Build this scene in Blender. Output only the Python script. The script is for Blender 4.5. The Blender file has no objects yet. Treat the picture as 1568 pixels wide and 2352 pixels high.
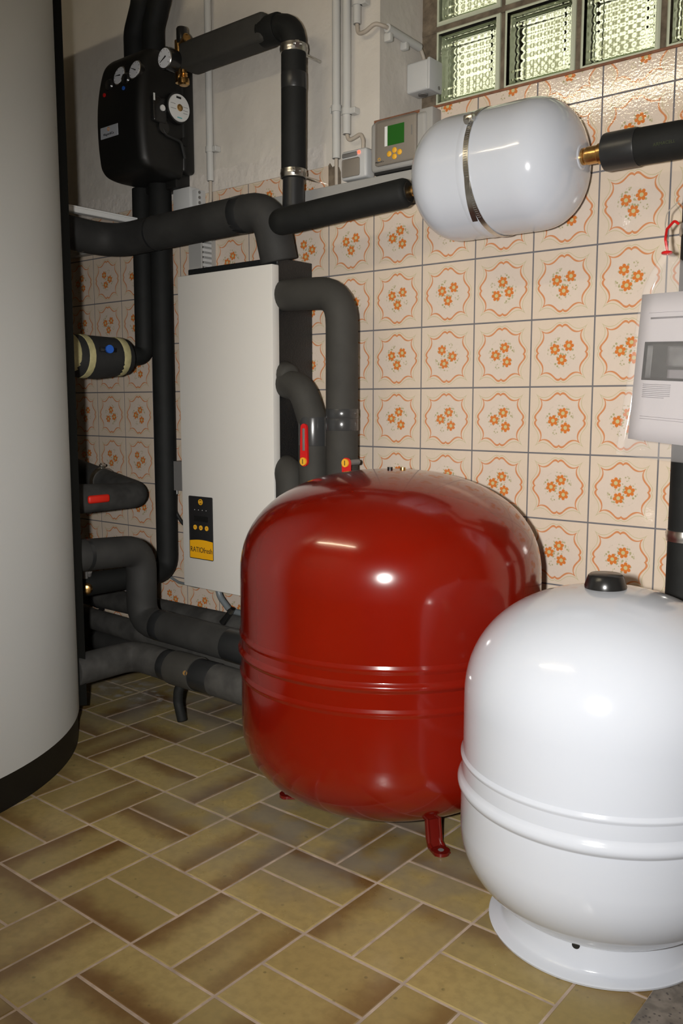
import bpy, bmesh, math, random
from mathutils import Vector, Matrix

random.seed(11)
PI = math.pi
S = bpy.context.scene
COL = S.collection

# ------------------------------------------------------------------ camera
cam_d = bpy.data.cameras.new('camera')
cam_d.sensor_fit = 'VERTICAL'
cam_d.sensor_height = 36.0
cam_d.lens = 30.904
cam_d.clip_start = 0.05
cam_d.clip_end = 100
cam = bpy.data.objects.new('camera', cam_d)
cam.location = (1.4306, -1.8811, 0.8876)
cam.rotation_euler = (PI / 2 - 0.1227, 0, 0.686)
COL.objects.link(cam)
S.camera = cam

# ------------------------------------------------------------------ world: bright overcast sky outside the window
w = bpy.data.worlds.new('sky')
S.world = w
w.use_nodes = True
bgn = w.node_tree.nodes['Background']
bgn.inputs[1].default_value = 1.0
_wn = w.node_tree
_tc = _wn.nodes.new('ShaderNodeTexCoord'); _nz = _wn.nodes.new('ShaderNodeTexNoise')
_nz.inputs['Scale'].default_value = 5.0; _nz.inputs['Detail'].default_value = 4.0
_cr = _wn.nodes.new('ShaderNodeValToRGB')
_cr.color_ramp.elements[0].position = .40; _cr.color_ramp.elements[0].color = (.42, .40, .24, 1)
_cr.color_ramp.elements[1].position = .60; _cr.color_ramp.elements[1].color = (1.75, 1.68, 1.32, 1)
_wn.links.new(_tc.outputs['Generated'], _nz.inputs['Vector']); _wn.links.new(_nz.outputs['Fac'], _cr.inputs[0])
_wn.links.new(_cr.outputs[0], bgn.inputs[0])

# ------------------------------------------------------------------ the flash on the camera (turned upright, so it sits left of the lens)
fl = bpy.data.lights.new('camera_flash', 'SPOT')
fl.energy = 243
fl.color = (1.0, 0.97, 0.93)
fl.spot_size = math.radians(92)
fl.spot_blend = 1.0
fl.shadow_soft_size = 0.022
fl.use_nodes = True
_n = fl.node_tree.nodes
_fo = _n.new('ShaderNodeLightFalloff'); _fo.inputs['Strength'].default_value = 1.0; _fo.inputs['Smooth'].default_value = 1.8
fl.node_tree.links.new(_fo.outputs['Quadratic'], _n['Emission'].inputs['Strength'])
flo = bpy.data.objects.new('camera_flash', fl)
R_ = cam.rotation_euler.to_matrix()
flo.location = Vector(cam.location) + R_ @ Vector((-0.105, 0.02, 0.0))
flo.rotation_euler = (PI / 2 - 0.125, 0, 0.475)
COL.objects.link(flo)

S.view_settings.view_transform = 'Standard'
S.view_settings.look = 'None'
S.view_settings.exposure = 0.0
S.view_settings.gamma = 1.0
S.view_settings.use_curve_mapping = False

# ------------------------------------------------------------------ materials
MATS = {}
def nt_new(name):
    m = bpy.data.materials.new(name)
    m.use_nodes = True
    MATS[name] = m
    return m, m.node_tree, m.node_tree.nodes['Principled BSDF']

def mat(name, col, rough=0.5, metal=0.0, bump=None, noise=None, coat=0.0, emit=0.0, alpha=1.0, trans=0.0, ior=1.5, spec=0.5):
    """plain surface; bump=(scale, strength, distance), noise=(scale, amount)"""
    m, nt, p = nt_new(name)
    N, L = nt.nodes, nt.links
    c = (*col, 1)
    p.inputs['Base Color'].default_value = c
    p.inputs['Roughness'].default_value = rough
    p.inputs['Metallic'].default_value = metal
    p.inputs['Coat Weight'].default_value = coat
    p.inputs['Coat Roughness'].default_value = 0.05
    p.inputs['Alpha'].default_value = alpha
    p.inputs['Transmission Weight'].default_value = trans
    p.inputs['IOR'].default_value = ior
    p.inputs['Specular IOR Level'].default_value = spec
    if emit:
        p.inputs['Emission Color'].default_value = c
        p.inputs['Emission Strength'].default_value = emit
    if bump or noise:
        g = N.new('ShaderNodeNewGeometry')
    if noise:
        n = N.new('ShaderNodeTexNoise'); n.inputs['Scale'].default_value = noise[0]; n.inputs['Detail'].default_value = 5
        L.new(g.outputs['Position'], n.inputs['Vector'])
        mr = N.new('ShaderNodeMapRange')
        mr.inputs[1].default_value = 0.3; mr.inputs[2].default_value = 0.7
        mr.inputs[3].default_value = 1 - noise[1]; mr.inputs[4].default_value = 1 + noise[1]
        L.new(n.outputs['Fac'], mr.inputs[0])
        vm = N.new('ShaderNodeVectorMath'); vm.operation = 'SCALE'
        vm.inputs[0].default_value = col
        L.new(mr.outputs[0], vm.inputs['Scale'])
        L.new(vm.outputs[0], p.inputs['Base Color'])
    if bump:
        n2 = N.new('ShaderNodeTexNoise'); n2.inputs['Scale'].default_value = bump[0]; n2.inputs['Detail'].default_value = 4
        L.new(g.outputs['Position'], n2.inputs['Vector'])
        b = N.new('ShaderNodeBump'); b.inputs['Strength'].default_value = bump[1]; b.inputs['Distance'].default_value = bump[2]
        L.new(n2.outputs['Fac'], b.inputs['Height'])
        L.new(b.outputs[0], p.inputs['Normal'])
    return m

class G:
    """small helper to write node maths"""
    def __init__(s, nt): s.nt = nt
    def _in(s, sock, v):
        if isinstance(v, (int, float)): sock.default_value = v
        elif isinstance(v, tuple): sock.default_value = v
        else: s.nt.links.new(v, sock)
    def m(s, op, a, b=0.0, c=0.0):
        n = s.nt.nodes.new('ShaderNodeMath'); n.operation = op
        s._in(n.inputs[0], a); s._in(n.inputs[1], b); s._in(n.inputs[2], c)
        return n.outputs[0]
    def ss(s, lo, hi, v, a=0.0, b=1.0):
        n = s.nt.nodes.new('ShaderNodeMapRange'); n.interpolation_type = 'SMOOTHSTEP'
        s._in(n.inputs[0], v); s._in(n.inputs[1], lo); s._in(n.inputs[2], hi); s._in(n.inputs[3], a); s._in(n.inputs[4], b)
        return n.outputs[0]
    def mix(s, f, a, b):
        n = s.nt.nodes.new('ShaderNodeMix'); n.data_type = 'RGBA'
        s._in(n.inputs[0], f)
        s._in(n.inputs[6], (*a, 1) if isinstance(a, tuple) else a)
        s._in(n.inputs[7], (*b, 1) if isinstance(b, tuple) else b)
        return n.outputs[2]
    def curve(s, v, pts):
        n = s.nt.nodes.new('ShaderNodeFloatCurve')
        c = n.mapping.curves[0]
        while len(c.points) < len(pts): c.points.new(0.5, 0.5)
        for p, (x, y) in zip(c.points, pts): p.location = (x, y)
        n.mapping.update()
        s._in(n.inputs['Value'], v)
        return n.outputs[0]
    def sep(s, v):
        n = s.nt.nodes.new('ShaderNodeSeparateXYZ'); s.nt.links.new(v, n.inputs[0]); return n.outputs
    def noise(s, v, scale, detail=3):
        n = s.nt.nodes.new('ShaderNodeTexNoise'); n.inputs['Scale'].default_value = scale; n.inputs['Detail'].default_value = detail
        s.nt.links.new(v, n.inputs['Vector']); return n.outputs['Fac']

def wall_tile_material():
    m, nt, p = nt_new('ornament_tile_glaze')
    g = G(nt); N = nt.nodes
    tc = N.new('ShaderNodeTexCoord'); oi = N.new('ShaderNodeObjectInfo')
    x, y, z = g.sep(tc.outputs['Object'])
    u = g.m('DIVIDE', x, 0.0755); v = g.m('DIVIDE', z, 0.0755)
    au = g.m('ABSOLUTE', u); av = g.m('ABSOLUTE', v)
    a = g.m('MAXIMUM', au, av); b = g.m('MINIMUM', au, av)
    c1 = g.curve(b, [(0, .762), (.035, .795), (.09, .812), (.15, .792), (.24, .715), (.33, .645), (.42, .606), (.51, .597), (.58, .612), (.66, .655), (1, .9)])
    w1 = g.ss(.28, .55, b, .024, .008)
    d1 = g.m('ABSOLUTE', g.m('SUBTRACT', a, c1))
    o_mask = g.ss(w1, g.m('ADD', w1, .016), d1, 1.0, 0.0)
    c2 = g.curve(b, [(0, .855), (.05, .882), (.12, .888), (.2, .85), (.3, .775), (.4, .715), (.5, .690), (.6, .692), (.68, .717), (.78, .775), (1, .95)])
    d2 = g.m('ABSOLUTE', g.m('SUBTRACT', a, c2))
    n_mask = g.ss(.004, .017, d2, 1.0, 0.0)
    inside = g.ss(-.02, .05, g.m('SUBTRACT', c1, a))
    col = g.mix(inside, (.63, .525, .42), (.625, .53, .45))
    nz = g.noise(tc.outputs['Object'], 90, 3)
    nzf = g.ss(.3, .7, nz, .0, .12)
    col = g.mix(nzf, col, (.54, .44, .35))
    col = g.mix(g.m('MULTIPLY', n_mask, .62), col, (.40, .37, .18))
    col = g.mix(g.m('MULTIPLY', o_mask, .9), col, (.55, .20, .065))
    # bouquet, turned by quarter turns
    rot = N.new('ShaderNodeVectorRotate'); rot.rotation_type = 'Y_AXIS'
    nt.links.new(tc.outputs['Object'], rot.inputs['Vector'])
    rr, gg, bb = g.sep(oi.outputs['Color'])
    nt.links.new(g.m('MULTIPLY', rr, 2 * PI), rot.inputs['Angle'])
    fx, fy, fz = g.sep(rot.outputs[0])
    fu = g.m('DIVIDE', fx, 0.0755); fv = g.m('DIVIDE', fz, 0.0755)
    petals = None; centres = None
    for cx, cy, ph in ((-.215, .105, .3), (.225, .195, .0), (.01, -.215, .2)):
        du = g.m('SUBTRACT', fu, cx); dv = g.m('SUBTRACT', fv, cy)
        r = g.m('SQRT', g.m('ADD', g.m('MULTIPLY', du, du), g.m('MULTIPLY', dv, dv)))
        th = g.m('ARCTAN2', dv, du)
        k = g.m('POWER', g.m('ABSOLUTE', g.m('COSINE', g.m('MULTIPLY', g.m('ADD', th, ph), 3.0))), .55)
        edge = g.m('ADD', .088, g.m('MULTIPLY', k, .080))
        pm = g.ss(-.012, .012, g.m('SUBTRACT', edge, r))
        cm = g.ss(.048, .068, r, 1.0, 0.0)
        petals = pm if petals is None else g.m('MAXIMUM', petals, pm)
        centres = cm if centres is None else g.m('MAXIMUM', centres, cm)
    fr = g.m('SQRT', g.m('ADD', g.m('MULTIPLY', fu, fu), g.m('MULTIPLY', fv, fv)))
    vo = N.new('ShaderNodeTexVoronoi'); vo.inputs['Scale'].default_value = 150
    nt.links.new(rot.outputs[0], vo.inputs['Vector'])
    leaf = g.ss(.30, .46, vo.outputs['Distance'], 1.0, 0.0)
    ln = g.ss(.40, .50, g.noise(rot.outputs[0], 55, 1))
    ring = g.m('MULTIPLY', g.ss(.43, .49, fr, 1.0, 0.0), 1.0)
    leaf = g.m('MULTIPLY', g.m('MULTIPLY', leaf, ring), ln)
    col = g.mix(g.m('MULTIPLY', leaf, .8), col, (.30, .29, .12))
    col = g.mix(petals, col, (.57, .17, .035))
    col = g.mix(centres, col, (.50, .45, .24))
    nt.links.new(col, p.inputs['Base Color'])
    p.inputs['Roughness'].default_value = .05
    p.inputs['Specular IOR Level'].default_value = .5
    geo = N.new('ShaderNodeNewGeometry')
    h = g.noise(geo.outputs['Position'], 190, 2)
    bp = N.new('ShaderNodeBump'); bp.inputs['Strength'].default_value = .6; bp.inputs['Distance'].default_value = .00027
    nt.links.new(h, bp.inputs['Height']); nt.links.new(bp.outputs[0], p.inputs['Normal'])
    return m

def floor_tile_material():
    m, nt, p = nt_new('olive_floor_tile_glaze')
    g = G(nt); N = nt.nodes
    tc = N.new('ShaderNodeTexCoord'); oi = N.new('ShaderNodeObjectInfo'); geo = N.new('ShaderNodeNewGeometry')
    x, y, z = g.sep(tc.outputs['Object'])
    rr, gg, bb = g.sep(oi.outputs['Color'])
    pos = geo.outputs['Position']
    n1 = g.noise(pos, 22, 4); n2 = g.noise(pos, 60, 4)
    wob = g.m('MULTIPLY', g.m('SUBTRACT', n1, .5), .05)
    yy = g.m('ADD', y, wob)
    e1 = g.m('MULTIPLY', g.ss(-.012, .045, yy), rr)
    e2 = g.m('MULTIPLY', g.ss(-.012, .045, g.m('MULTIPLY', yy, -1.0)), gg)
    e3 = g.m('MULTIPLY', g.ss(.03, .1, g.m('ADD', x, wob)), bb)
    brown = g.m('MINIMUM', g.m('ADD', g.m('ADD', e1, e2), e3), 1.0)
    tone = g.ss(0, 1, oi.outputs['Random'])
    base = g.mix(tone, (.275, .210, .083), (.345, .265, .108))
    base = g.mix(g.ss(.35, .7, n2, 0., .45), base, (.225, .175, .075))
    col = g.mix(g.m('MULTIPLY', brown, .88), base, (.105, .042, .012))
    sp = N.new('ShaderNodeTexVoronoi'); sp.inputs['Scale'].default_value = 42
    nt.links.new(pos, sp.inputs['Vector'])
    spots = g.m('MULTIPLY', g.ss(.10, .17, sp.outputs['Distance'], 1.0, 0.0), g.ss(.5, .6, n1))
    col = g.mix(g.m('MULTIPLY', spots, .55), col, (.10, .085, .04))
    # building dust left on the floor near the pipes and round the red vessel; darkened to paint in shade behind the pipes
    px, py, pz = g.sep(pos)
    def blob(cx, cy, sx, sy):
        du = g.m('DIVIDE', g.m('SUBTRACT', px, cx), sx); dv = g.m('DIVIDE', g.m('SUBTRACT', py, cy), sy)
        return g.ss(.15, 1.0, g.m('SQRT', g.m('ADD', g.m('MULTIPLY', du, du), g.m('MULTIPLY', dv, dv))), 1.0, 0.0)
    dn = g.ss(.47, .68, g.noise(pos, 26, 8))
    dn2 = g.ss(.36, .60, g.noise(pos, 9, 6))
    dust_shade = g.m('MAXIMUM', g.m('MULTIPLY', blob(-.74, -.25, .34, .17), dn),
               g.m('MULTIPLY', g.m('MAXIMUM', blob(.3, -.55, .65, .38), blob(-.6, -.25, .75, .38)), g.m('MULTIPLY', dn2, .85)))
    col = g.mix(g.m('MULTIPLY', dust_shade, .8), col, (.17, .155, .135))
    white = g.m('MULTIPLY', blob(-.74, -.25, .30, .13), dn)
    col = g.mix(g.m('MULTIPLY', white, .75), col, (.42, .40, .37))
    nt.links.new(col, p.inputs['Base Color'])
    nt.links.new(g.m('ADD', .26, g.m('MULTIPLY', dust_shade, .4)), p.inputs['Roughness'])
    p.inputs['Specular IOR Level'].default_value = .4
    bp = N.new('ShaderNodeBump'); bp.inputs['Strength'].default_value = .25; bp.inputs['Distance'].default_value = .001
    nt.links.new(n1, bp.inputs['Height']); nt.links.new(bp.outputs[0], p.inputs['Normal'])
    return m

def concrete_material():
    m, nt, p = nt_new('speckled_concrete')
    g = G(nt); N = nt.nodes
    geo = N.new('ShaderNodeNewGeometry'); pos = geo.outputs['Position']
    col = g.mix(g.ss(.35, .65, g.noise(pos, 40, 5)), (.12, .105, .09), (.20, .175, .15))
    vo = N.new('ShaderNodeTexVoronoi'); vo.inputs['Scale'].default_value = 120
    nt.links.new(pos, vo.inputs['Vector'])
    col = g.mix(g.ss(.15, .3, vo.outputs['Distance'], .8, 0.), col, (.05, .045, .045))
    nt.links.new(col, p.inputs['Base Color']); p.inputs['Roughness'].default_value = .8
    return m

TILE = wall_tile_material()
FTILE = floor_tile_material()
CONC = concrete_material()
GROUT = mat('blue_grey_grout', (.135, .13, .14), .8, bump=(200, .3, .001))
FGROUT = mat('pale_floor_grout', (.38, .30, .242), .85, noise=(30, .25), bump=(180, .4, .001))
PLASTER = mat('painted_plaster', (.60, .565, .51), .75, bump=(26, .5, .006), noise=(6, .06))
PLASTER2 = mat('rough_painted_plaster', (.63, .59, .54), .8, bump=(45, .7, .006), noise=(9, .08))
MORTAR = mat('brown_mortar', (.155, .122, .086), .9, bump=(90, .8, .004), noise=(40, .4))
CEIL = mat('white_ceiling_paint', (.62, .58, .52), .8, bump=(30, .3, .004))
SILL = mat('terracotta_tile_edge', (.20, .085, .045), .6, noise=(60, .3))
GEDGE = mat('pale_edge_coating_and_lit_rim', (.58, .62, .48), .12)
GLASS = mat('green_tinted_glass', (.97, 1.0, .94), .015, trans=1.0, ior=1.46)
LAWN = mat('lawn', (.10, .14, .05), .9, noise=(5, .5))
JACKET = mat('grey_foil_jacket', (.58, .605, .60), .45, bump=(300, .08, .001))
BLACKFOAM = mat('black_rubber_insulation', (.0085, .0092, .0088), .7, bump=(220, .15, .001), noise=(25, .2), spec=.3)
GREYFOAM = mat('grey_pipe_insulation', (.035, .0335, .029), .8, bump=(240, .2, .001), noise=(20, .12))
DARKFOAM = mat('charcoal_pipe_insulation', (.024, .024, .0228), .75, bump=(200, .2, .001), noise=(12, .3))
DUSTFOAM = mat('dusty_charcoal_insulation', (.042, .041, .038), .85, bump=(150, .35, .0015), noise=(18, .45))
TAPE = mat('grey_pvc_tape', (.040, .041, .042), .22)
BTAPE = mat('black_pvc_tape', (.018, .019, .02), .35)
YTAPE = mat('yellowed_masking_tape', (.52, .47, .24), .55, noise=(50, .15))
BLACK = mat('black_plastic', (.006, .006, .0055), .5, bump=(400, .1, .0005))
SEAL = mat('matt_black_foam', (.006, .006, .005), .95, spec=.15)
BLACKG = mat('glossy_black_plastic', (.012, .012, .012), .25)
HAMMER = mat('black_hammered_steel', (.010, .011, .012), .35, bump=(260, .9, .002))
PANEL = mat('warm_white_coated_steel', (.66, .645, .61), .38)
RED = mat('red_enamel', (.165, .0045, .0006), .16, coat=.35, noise=(8, .05))
REDF = mat('red_enamel_foot', (.11, .005, .003), .25, coat=.3)
WHITE = mat('white_enamel', (.545, .58, .645), .13, coat=.3)
STEEL = mat('zinc_plated_steel', (.62, .61, .58), .28, metal=1.0, noise=(60, .15))
BRASS = mat('brass', (.62, .38, .14), .28, metal=1.0, noise=(80, .2))
GREYP = mat('light_grey_plastic', (.50, .51, .51), .45)
CONDUIT = mat('grey_conduit_plastic', (.52, .52, .50), .5)
TRUNK = mat('grey_trunking_plastic', (.33, .325, .31), .55)
DGREYP = mat('dark_grey_plastic', (.16, .155, .15), .5)
FACE = mat('taupe_face_panel', (.22, .195, .165), .4)
LCD = mat('green_display', (.02, .12, .015), .15)
YELLOW = mat('yellow_plastic', (.80, .42, .03), .4)
SIGNY = mat('yellow_print', (.80, .40, .01), .4)
INK = mat('black_print', (.015, .015, .016), .45)
GREYINK = mat('grey_print', (.17, .16, .17), .6)
PHOTOINK = mat('dark_photo_print', (.018, .019, .018), .5, noise=(30, .6))
PHOTOINK2 = mat('mid_grey_photo_print', (.11, .11, .11), .5, noise=(25, .4))
SILVERP = mat('silver_label', (.40, .42, .45), .4)
ORANGEP = mat('orange_print', (.55, .22, .04), .5)
WHITEP = mat('white_plastic', (.76, .77, .76), .4)
DIAL = mat('white_dial', (.78, .80, .84), .35)
BLUEP = mat('blue_plastic', (.02, .12, .55), .4)
TEALP = mat('teal_print', (.10, .45, .48), .5)
REDP = mat('red_plastic', (.58, .012, .012), .3)
REDRUB = mat('bright_red_vinyl', (.70, .02, .008), .5)
LED = mat('red_led', (1.0, .06, .03), .3, emit=4.0)
PAPER = mat('white_paper', (.46, .435, .45), .6)
FILM = mat('clear_plastic_film', (.80, .78, .78), .06, alpha=.12)
CABLE = mat('beige_cable', (.42, .37, .31), .5)
BCABLE = mat('black_cable', (.015, .016, .016), .45)
GCABLE = mat('grey_hose', (.16, .18, .19), .4)
TUBE = mat('fluorescent_tube', (1.0, .86, .62), .4, emit=60.0)
OFFW = mat('white_lamp_housing', (.75, .74, .70), .5)
WOODP = mat('dark_wood', (.10, .06, .03), .6)

# ------------------------------------------------------------------ mesh builder
def rounded(pts, R, n=7):
    pts = [Vector(p) for p in pts]
    out = [pts[0]]
    for i in range(1, len(pts) - 1):
        a, b, c = pts[i - 1], pts[i], pts[i + 1]
        r = R[i - 1] if isinstance(R, (list, tuple)) else R
        d1 = (a - b); d2 = (c - b)
        l1, l2 = d1.length, d2.length
        d1.normalize(); d2.normalize()
        ang = d1.angle(d2)
        if ang > PI - 0.02: out.append(b); continue
        t = min(r / math.tan(ang / 2), l1 * .48, l2 * .48)
        for k in range(n + 1):
            s = k / n
            p = (b + d1 * t) * (1 - s) ** 2 + b * 2 * s * (1 - s) * 1.0 + (b + d2 * t) * s ** 2
            out.append(p)
    out.append(pts[-1])
    return out

class B:
    def __init__(s): s.bm = bmesh.new()
    def box(s, x0, x1, y0, y1, z0, z1, bev=0.0, seg=2):
        m = Matrix.Translation(((x0 + x1) / 2, (y0 + y1) / 2, (z0 + z1) / 2)) @ Matrix.Diagonal((abs(x1 - x0), abs(y1 - y0), abs(z1 - z0), 1))
        g = bmesh.ops.create_cube(s.bm, size=1, matrix=m)
        if bev:
            es = {e for v in g['verts'] for e in v.link_edges}
            bmesh.ops.bevel(s.bm, geom=list(es), offset=bev, segments=seg, profile=.5, affect='EDGES')
        return s
    def rings(s, rings, caps=True, closed=False):
        vs = [[s.bm.verts.new(p) for p in r] for r in rings]
        n = len(vs[0])
        for i in range(len(vs) - 1 + (1 if closed else 0)):
            a, b = vs[i], vs[(i + 1) % len(vs)]
            for k in range(n):
                s.bm.faces.new((a[k], a[(k + 1) % n], b[(k + 1) % n], b[k]))
        if caps and not closed:
            s.bm.faces.new(list(reversed(vs[0]))); s.bm.faces.new(vs[-1])
        return s
    def tube(s, pts, r, seg=20, caps=True, round_end=0.0):
        pts = [Vector(p) for p in pts]
        n = len(pts)
        rs = list(r) if isinstance(r, (list, tuple)) else [r] * n
        if round_end:
            d0 = (pts[1] - pts[0]).normalized(); d1 = (pts[-1] - pts[-2]).normalized()
            e = round_end
            pts = [pts[0], pts[0] + d0 * e * .3, pts[0] + d0 * e] + pts[1:-1] + [pts[-1] - d1 * e, pts[-1] - d1 * e * .3, pts[-1]]
            rs = [rs[0] - e, rs[0] - e * .3, rs[0]] + rs[1:-1] + [rs[-1], rs[-1] - e * .3, rs[-1] - e]
            n = len(pts)
        rings = []
        t0 = (pts[1] - pts[0]).normalized()
        up = Vector((0, 0, 1)) if abs(t0.z) < .9 else Vector((1, 0, 0))
        u = t0.cross(up).normalized(); v = t0.cross(u).normalized()
        prev = t0
        for i in range(n):
            if i == 0: t = t0
            elif i == n - 1: t = (pts[i] - pts[i - 1]).normalized()
            else:
                t = ((pts[i] - pts[i - 1]).normalized() + (pts[i + 1] - pts[i]).normalized())
                t = t.normalized() if t.length > 1e-6 else prev
            q = prev.rotation_difference(t)
            u = q @ u; v = q @ v; prev = t
            rings.append([pts[i] + (u * math.cos(2 * PI * k / seg) + v * math.sin(2 * PI * k / seg)) * rs[i] for k in range(seg)])
        return s.rings(rings, caps)
    def cyl(s, p0, p1, r0, r1=None, seg=24):
        p0 = Vector(p0); p1 = Vector(p1)
        return s.tube([p0, p1], [r0, r0 if r1 is None else r1], seg)
    def lathe(s, prof, o, axis='Z', seg=64, caps=True):
        o = Vector(o); rings = []
        for r, h in prof:
            ring = []
            for k in range(seg):
                c, d = r * math.cos(2 * PI * k / seg), r * math.sin(2 * PI * k / seg)
                ring.append(o + (Vector((c, d, h)) if axis == 'Z' else Vector((h, c, d)) if axis == 'X' else Vector((d, h, c))))
            rings.append(ring)
        return s.rings(rings, caps)
    def torus(s, c, R, r, axis='Z', seg=32, rs=10):
        c = Vector(c); rings = []
        for i in range(seg):
            a = 2 * PI * i / seg; ring = []
            for k in range(rs):
                b = 2 * PI * k / rs
                p = Vector(((R + r * math.cos(b)) * math.cos(a), (R + r * math.cos(b)) * math.sin(a), r * math.sin(b)))
                if axis == 'X': p = Vector((p.z, p.x, p.y))
                if axis == 'Y': p = Vector((p.y, p.z, p.x))
                ring.append(c + p)
            rings.append(ring)
        return s.rings(rings, closed=True)
    def poly(s, pts, ext):
        ext = Vector(ext)
        a = [s.bm.verts.new(Vector(p)) for p in pts]; b = [s.bm.verts.new(Vector(p) + ext) for p in pts]
        n = len(pts)
        s.bm.faces.new(a); s.bm.faces.new(list(reversed(b)))
        for k in range(n): s.bm.faces.new((a[(k + 1) % n], a[k], b[k], b[(k + 1) % n]))
        return s
    def obj(s, name, m, parent=None, sharp=35, origin=None, recalc=True):
        if recalc: bmesh.ops.recalc_face_normals(s.bm, faces=s.bm.faces)
        me = bpy.data.meshes.new(name)
        s.bm.to_mesh(me); s.bm.free()
        return place(name, me, m, parent, sharp, origin)

def place(name, me, m, parent=None, sharp=35, origin=None):
    if origin is None:
        xs = [v.co for v in me.vertices]
        lo = Vector((min(c.x for c in xs), min(c.y for c in xs), min(c.z for c in xs)))
        hi = Vector((max(c.x for c in xs), max(c.y for c in xs), max(c.z for c in xs)))
        origin = (lo + hi) / 2
    origin = Vector(origin)
    me.transform(Matrix.Translation(-origin))
    me.polygons.foreach_set('use_smooth', [True] * len(me.polygons))
    me.set_sharp_from_angle(angle=math.radians(sharp))
    if m is not None: me.materials.append(m)
    o = bpy.data.objects.new(name, me)
    COL.objects.link(o)
    attach(o, origin, parent)
    return o

WP = {}
def attach(o, world, parent):
    WP[o] = Vector(world)
    if parent is not None:
        o.parent = parent
        o.location = Vector(world) - WP[parent]
    else:
        o.location = Vector(world)

def tag(o, label, cat, group=None):
    o['label'] = label; o['category'] = cat
    if group: o['group'] = group
    return o
def thing(name, loc, label, cat, group=None):
    o = bpy.data.objects.new(name, None)
    o.empty_display_size = .05
    COL.objects.link(o); attach(o, loc, None)
    return tag(o, label, cat, group)
def struct(o, kind='structure'):
    o['kind'] = kind
    return o

def text(name, s, size, loc, m, parent, facing='-Y', align='CENTER', ext=.0003, sx=1.0):
    cu = bpy.data.curves.new('lettering', 'FONT')
    cu.body = s; cu.size = size; cu.align_x = align; cu.align_y = 'CENTER'; cu.extrude = ext; cu.resolution_u = 3
    t = bpy.data.objects.new('lettering', cu); COL.objects.link(t)
    dg = bpy.context.evaluated_depsgraph_get(); dg.update()
    me = bpy.data.meshes.new_from_object(t.evaluated_get(dg))
    bpy.data.objects.remove(t); bpy.data.curves.remove(cu)
    me.name = name
    me.transform(Matrix.Diagonal((sx, 1, 1, 1)))
    if facing == '-Y': me.transform(Matrix.Rotation(PI / 2, 4, 'X'))
    elif facing == '+X': me.transform(Matrix.Rotation(PI / 2, 4, 'Z') @ Matrix.Rotation(PI / 2, 4, 'X'))
    me.transform(Matrix.Translation(Vector(loc)))
    return place(name, me, m, parent)

def tighten(prof, e=.0012):
    """adds rings just outside each rib so that smooth shading stays local"""
    out = []
    for i, (r, h) in enumerate(prof):
        if i:
            r0, h0 = prof[i - 1]
            if abs(h - h0) > .012 and abs(r - r0) < 1e-4:
                d = e if h > h0 else -e
                out += [(r0, h0 + d), (r, h - d)]
        out.append((r, h))
    return out

def superdome(R, z0, h, n=2.3, steps=14, rmin=0.0):
    """profile points from r=R at z0 up (h>0) or down (h<0) to the axis"""
    out = []
    for i in range(steps + 1):
        t = (PI / 2) * i / steps
        out.append((max(R * math.cos(t) ** (2 / n), rmin), z0 + h * math.sin(t) ** (2 / n)))
    return out

# ================================================================== THE SETTING
ROW0, P_ = 0.926, 0.153
XL, XR, YF, HZ = -1.84, 2.14, -3.4, 2.35
WX0, WX1, WZ0, WZ1 = 0.014, 1.262, 1.600, 2.085     # window opening
SILLZ = 1.607

b = B()
b.box(XL - .15, WX0, .003, .33, -.1, HZ); b.box(WX1, XR + .15, .003, .33, -.1, HZ)
b.box(WX0, WX1, .003, .33, -.1, WZ0); b.box(WX0, WX1, .003, .33, WZ1, HZ)
wall_back = struct(b.obj('wall_back', PLASTER))
b = B(); b.box(XL, -.158, -.0002, .003, 0, 1.522); b.box(-.158, WX0 - .016, -.0002, .003, 0, 1.40); b.box(WX0 - .016, XR, -.0002, .003, 0, 1.602)
b.obj('grout', GROUT, wall_back)
b = B()   # uneven plaster strip above the tiles
n = 60
top = []; bot = []
for i in range(n + 1):
    x = XL + (-.17 - XL) * i / n
    top.append((x, -.003, 1.580 + .004 * math.sin(i * 1.7) + random.uniform(-.002, .002))); bot.append((x, -.004, 1.5205))
b.poly(bot + list(reversed(top)), (0, .0068, 0))
b.obj('plaster_strip', PLASTER2, wall_back)
b = B()   # broken mortar where the tiling ends beside the switch gear
pts = [(-.158, 0, 1.455), (-.158, 0, 1.520), (-.150, 0, 1.528), (-.142, 0, 1.516), (-.132, 0, 1.519), (-.120, 0, 1.514), (-.114, 0, 1.50), (-.112, 0, 1.455)]
b.poly(pts, (0, .004, 0)); b.obj('mortar_patch', MORTAR, wall_back)

def tile_mesh(name, x0, x1, z0, z1, th=.004, ch=.0002):
    """wall tile: front face at -y, chamfered edge; local origin is the centre of the full tile"""
    me = bpy.data.meshes.new(name)
    f, k, bk = -.0008, -.0001, .0025
    v = [(x0, bk, z0), (x1, bk, z0), (x1, bk, z1), (x0, bk, z1), (x0, k, z0), (x1, k, z0), (x1, k, z1), (x0, k, z1),
         (x0 + ch, f, z0 + ch), (x1 - ch, f, z0 + ch), (x1 - ch, f, z1 - ch), (x0 + ch, f, z1 - ch)]
    fa = [(8, 9, 10, 11)]
    for i in range(4):
        j = (i + 1) % 4
        fa += [(4 + i, 4 + j, 8 + j, 8 + i), (i, j, 4 + j, 4 + i)]
    me.from_pydata(v, [], fa); me.materials.append(TILE)
    return me
H_ = .0748
full = tile_mesh('wall_tile', -H_, H_, -H_, H_)
cropL = tile_mesh('wall_tile', -H_, H_, -H_, 1.522 - (ROW0 + 3.5 * P_))
cropS = tile_mesh('wall_tile', -H_, H_, -H_, SILLZ - .006 - (ROW0 + 4.5 * P_))
cropB = tile_mesh('wall_tile', -H_, H_, .001 - (ROW0 - 6.5 * P_), H_)
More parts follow.
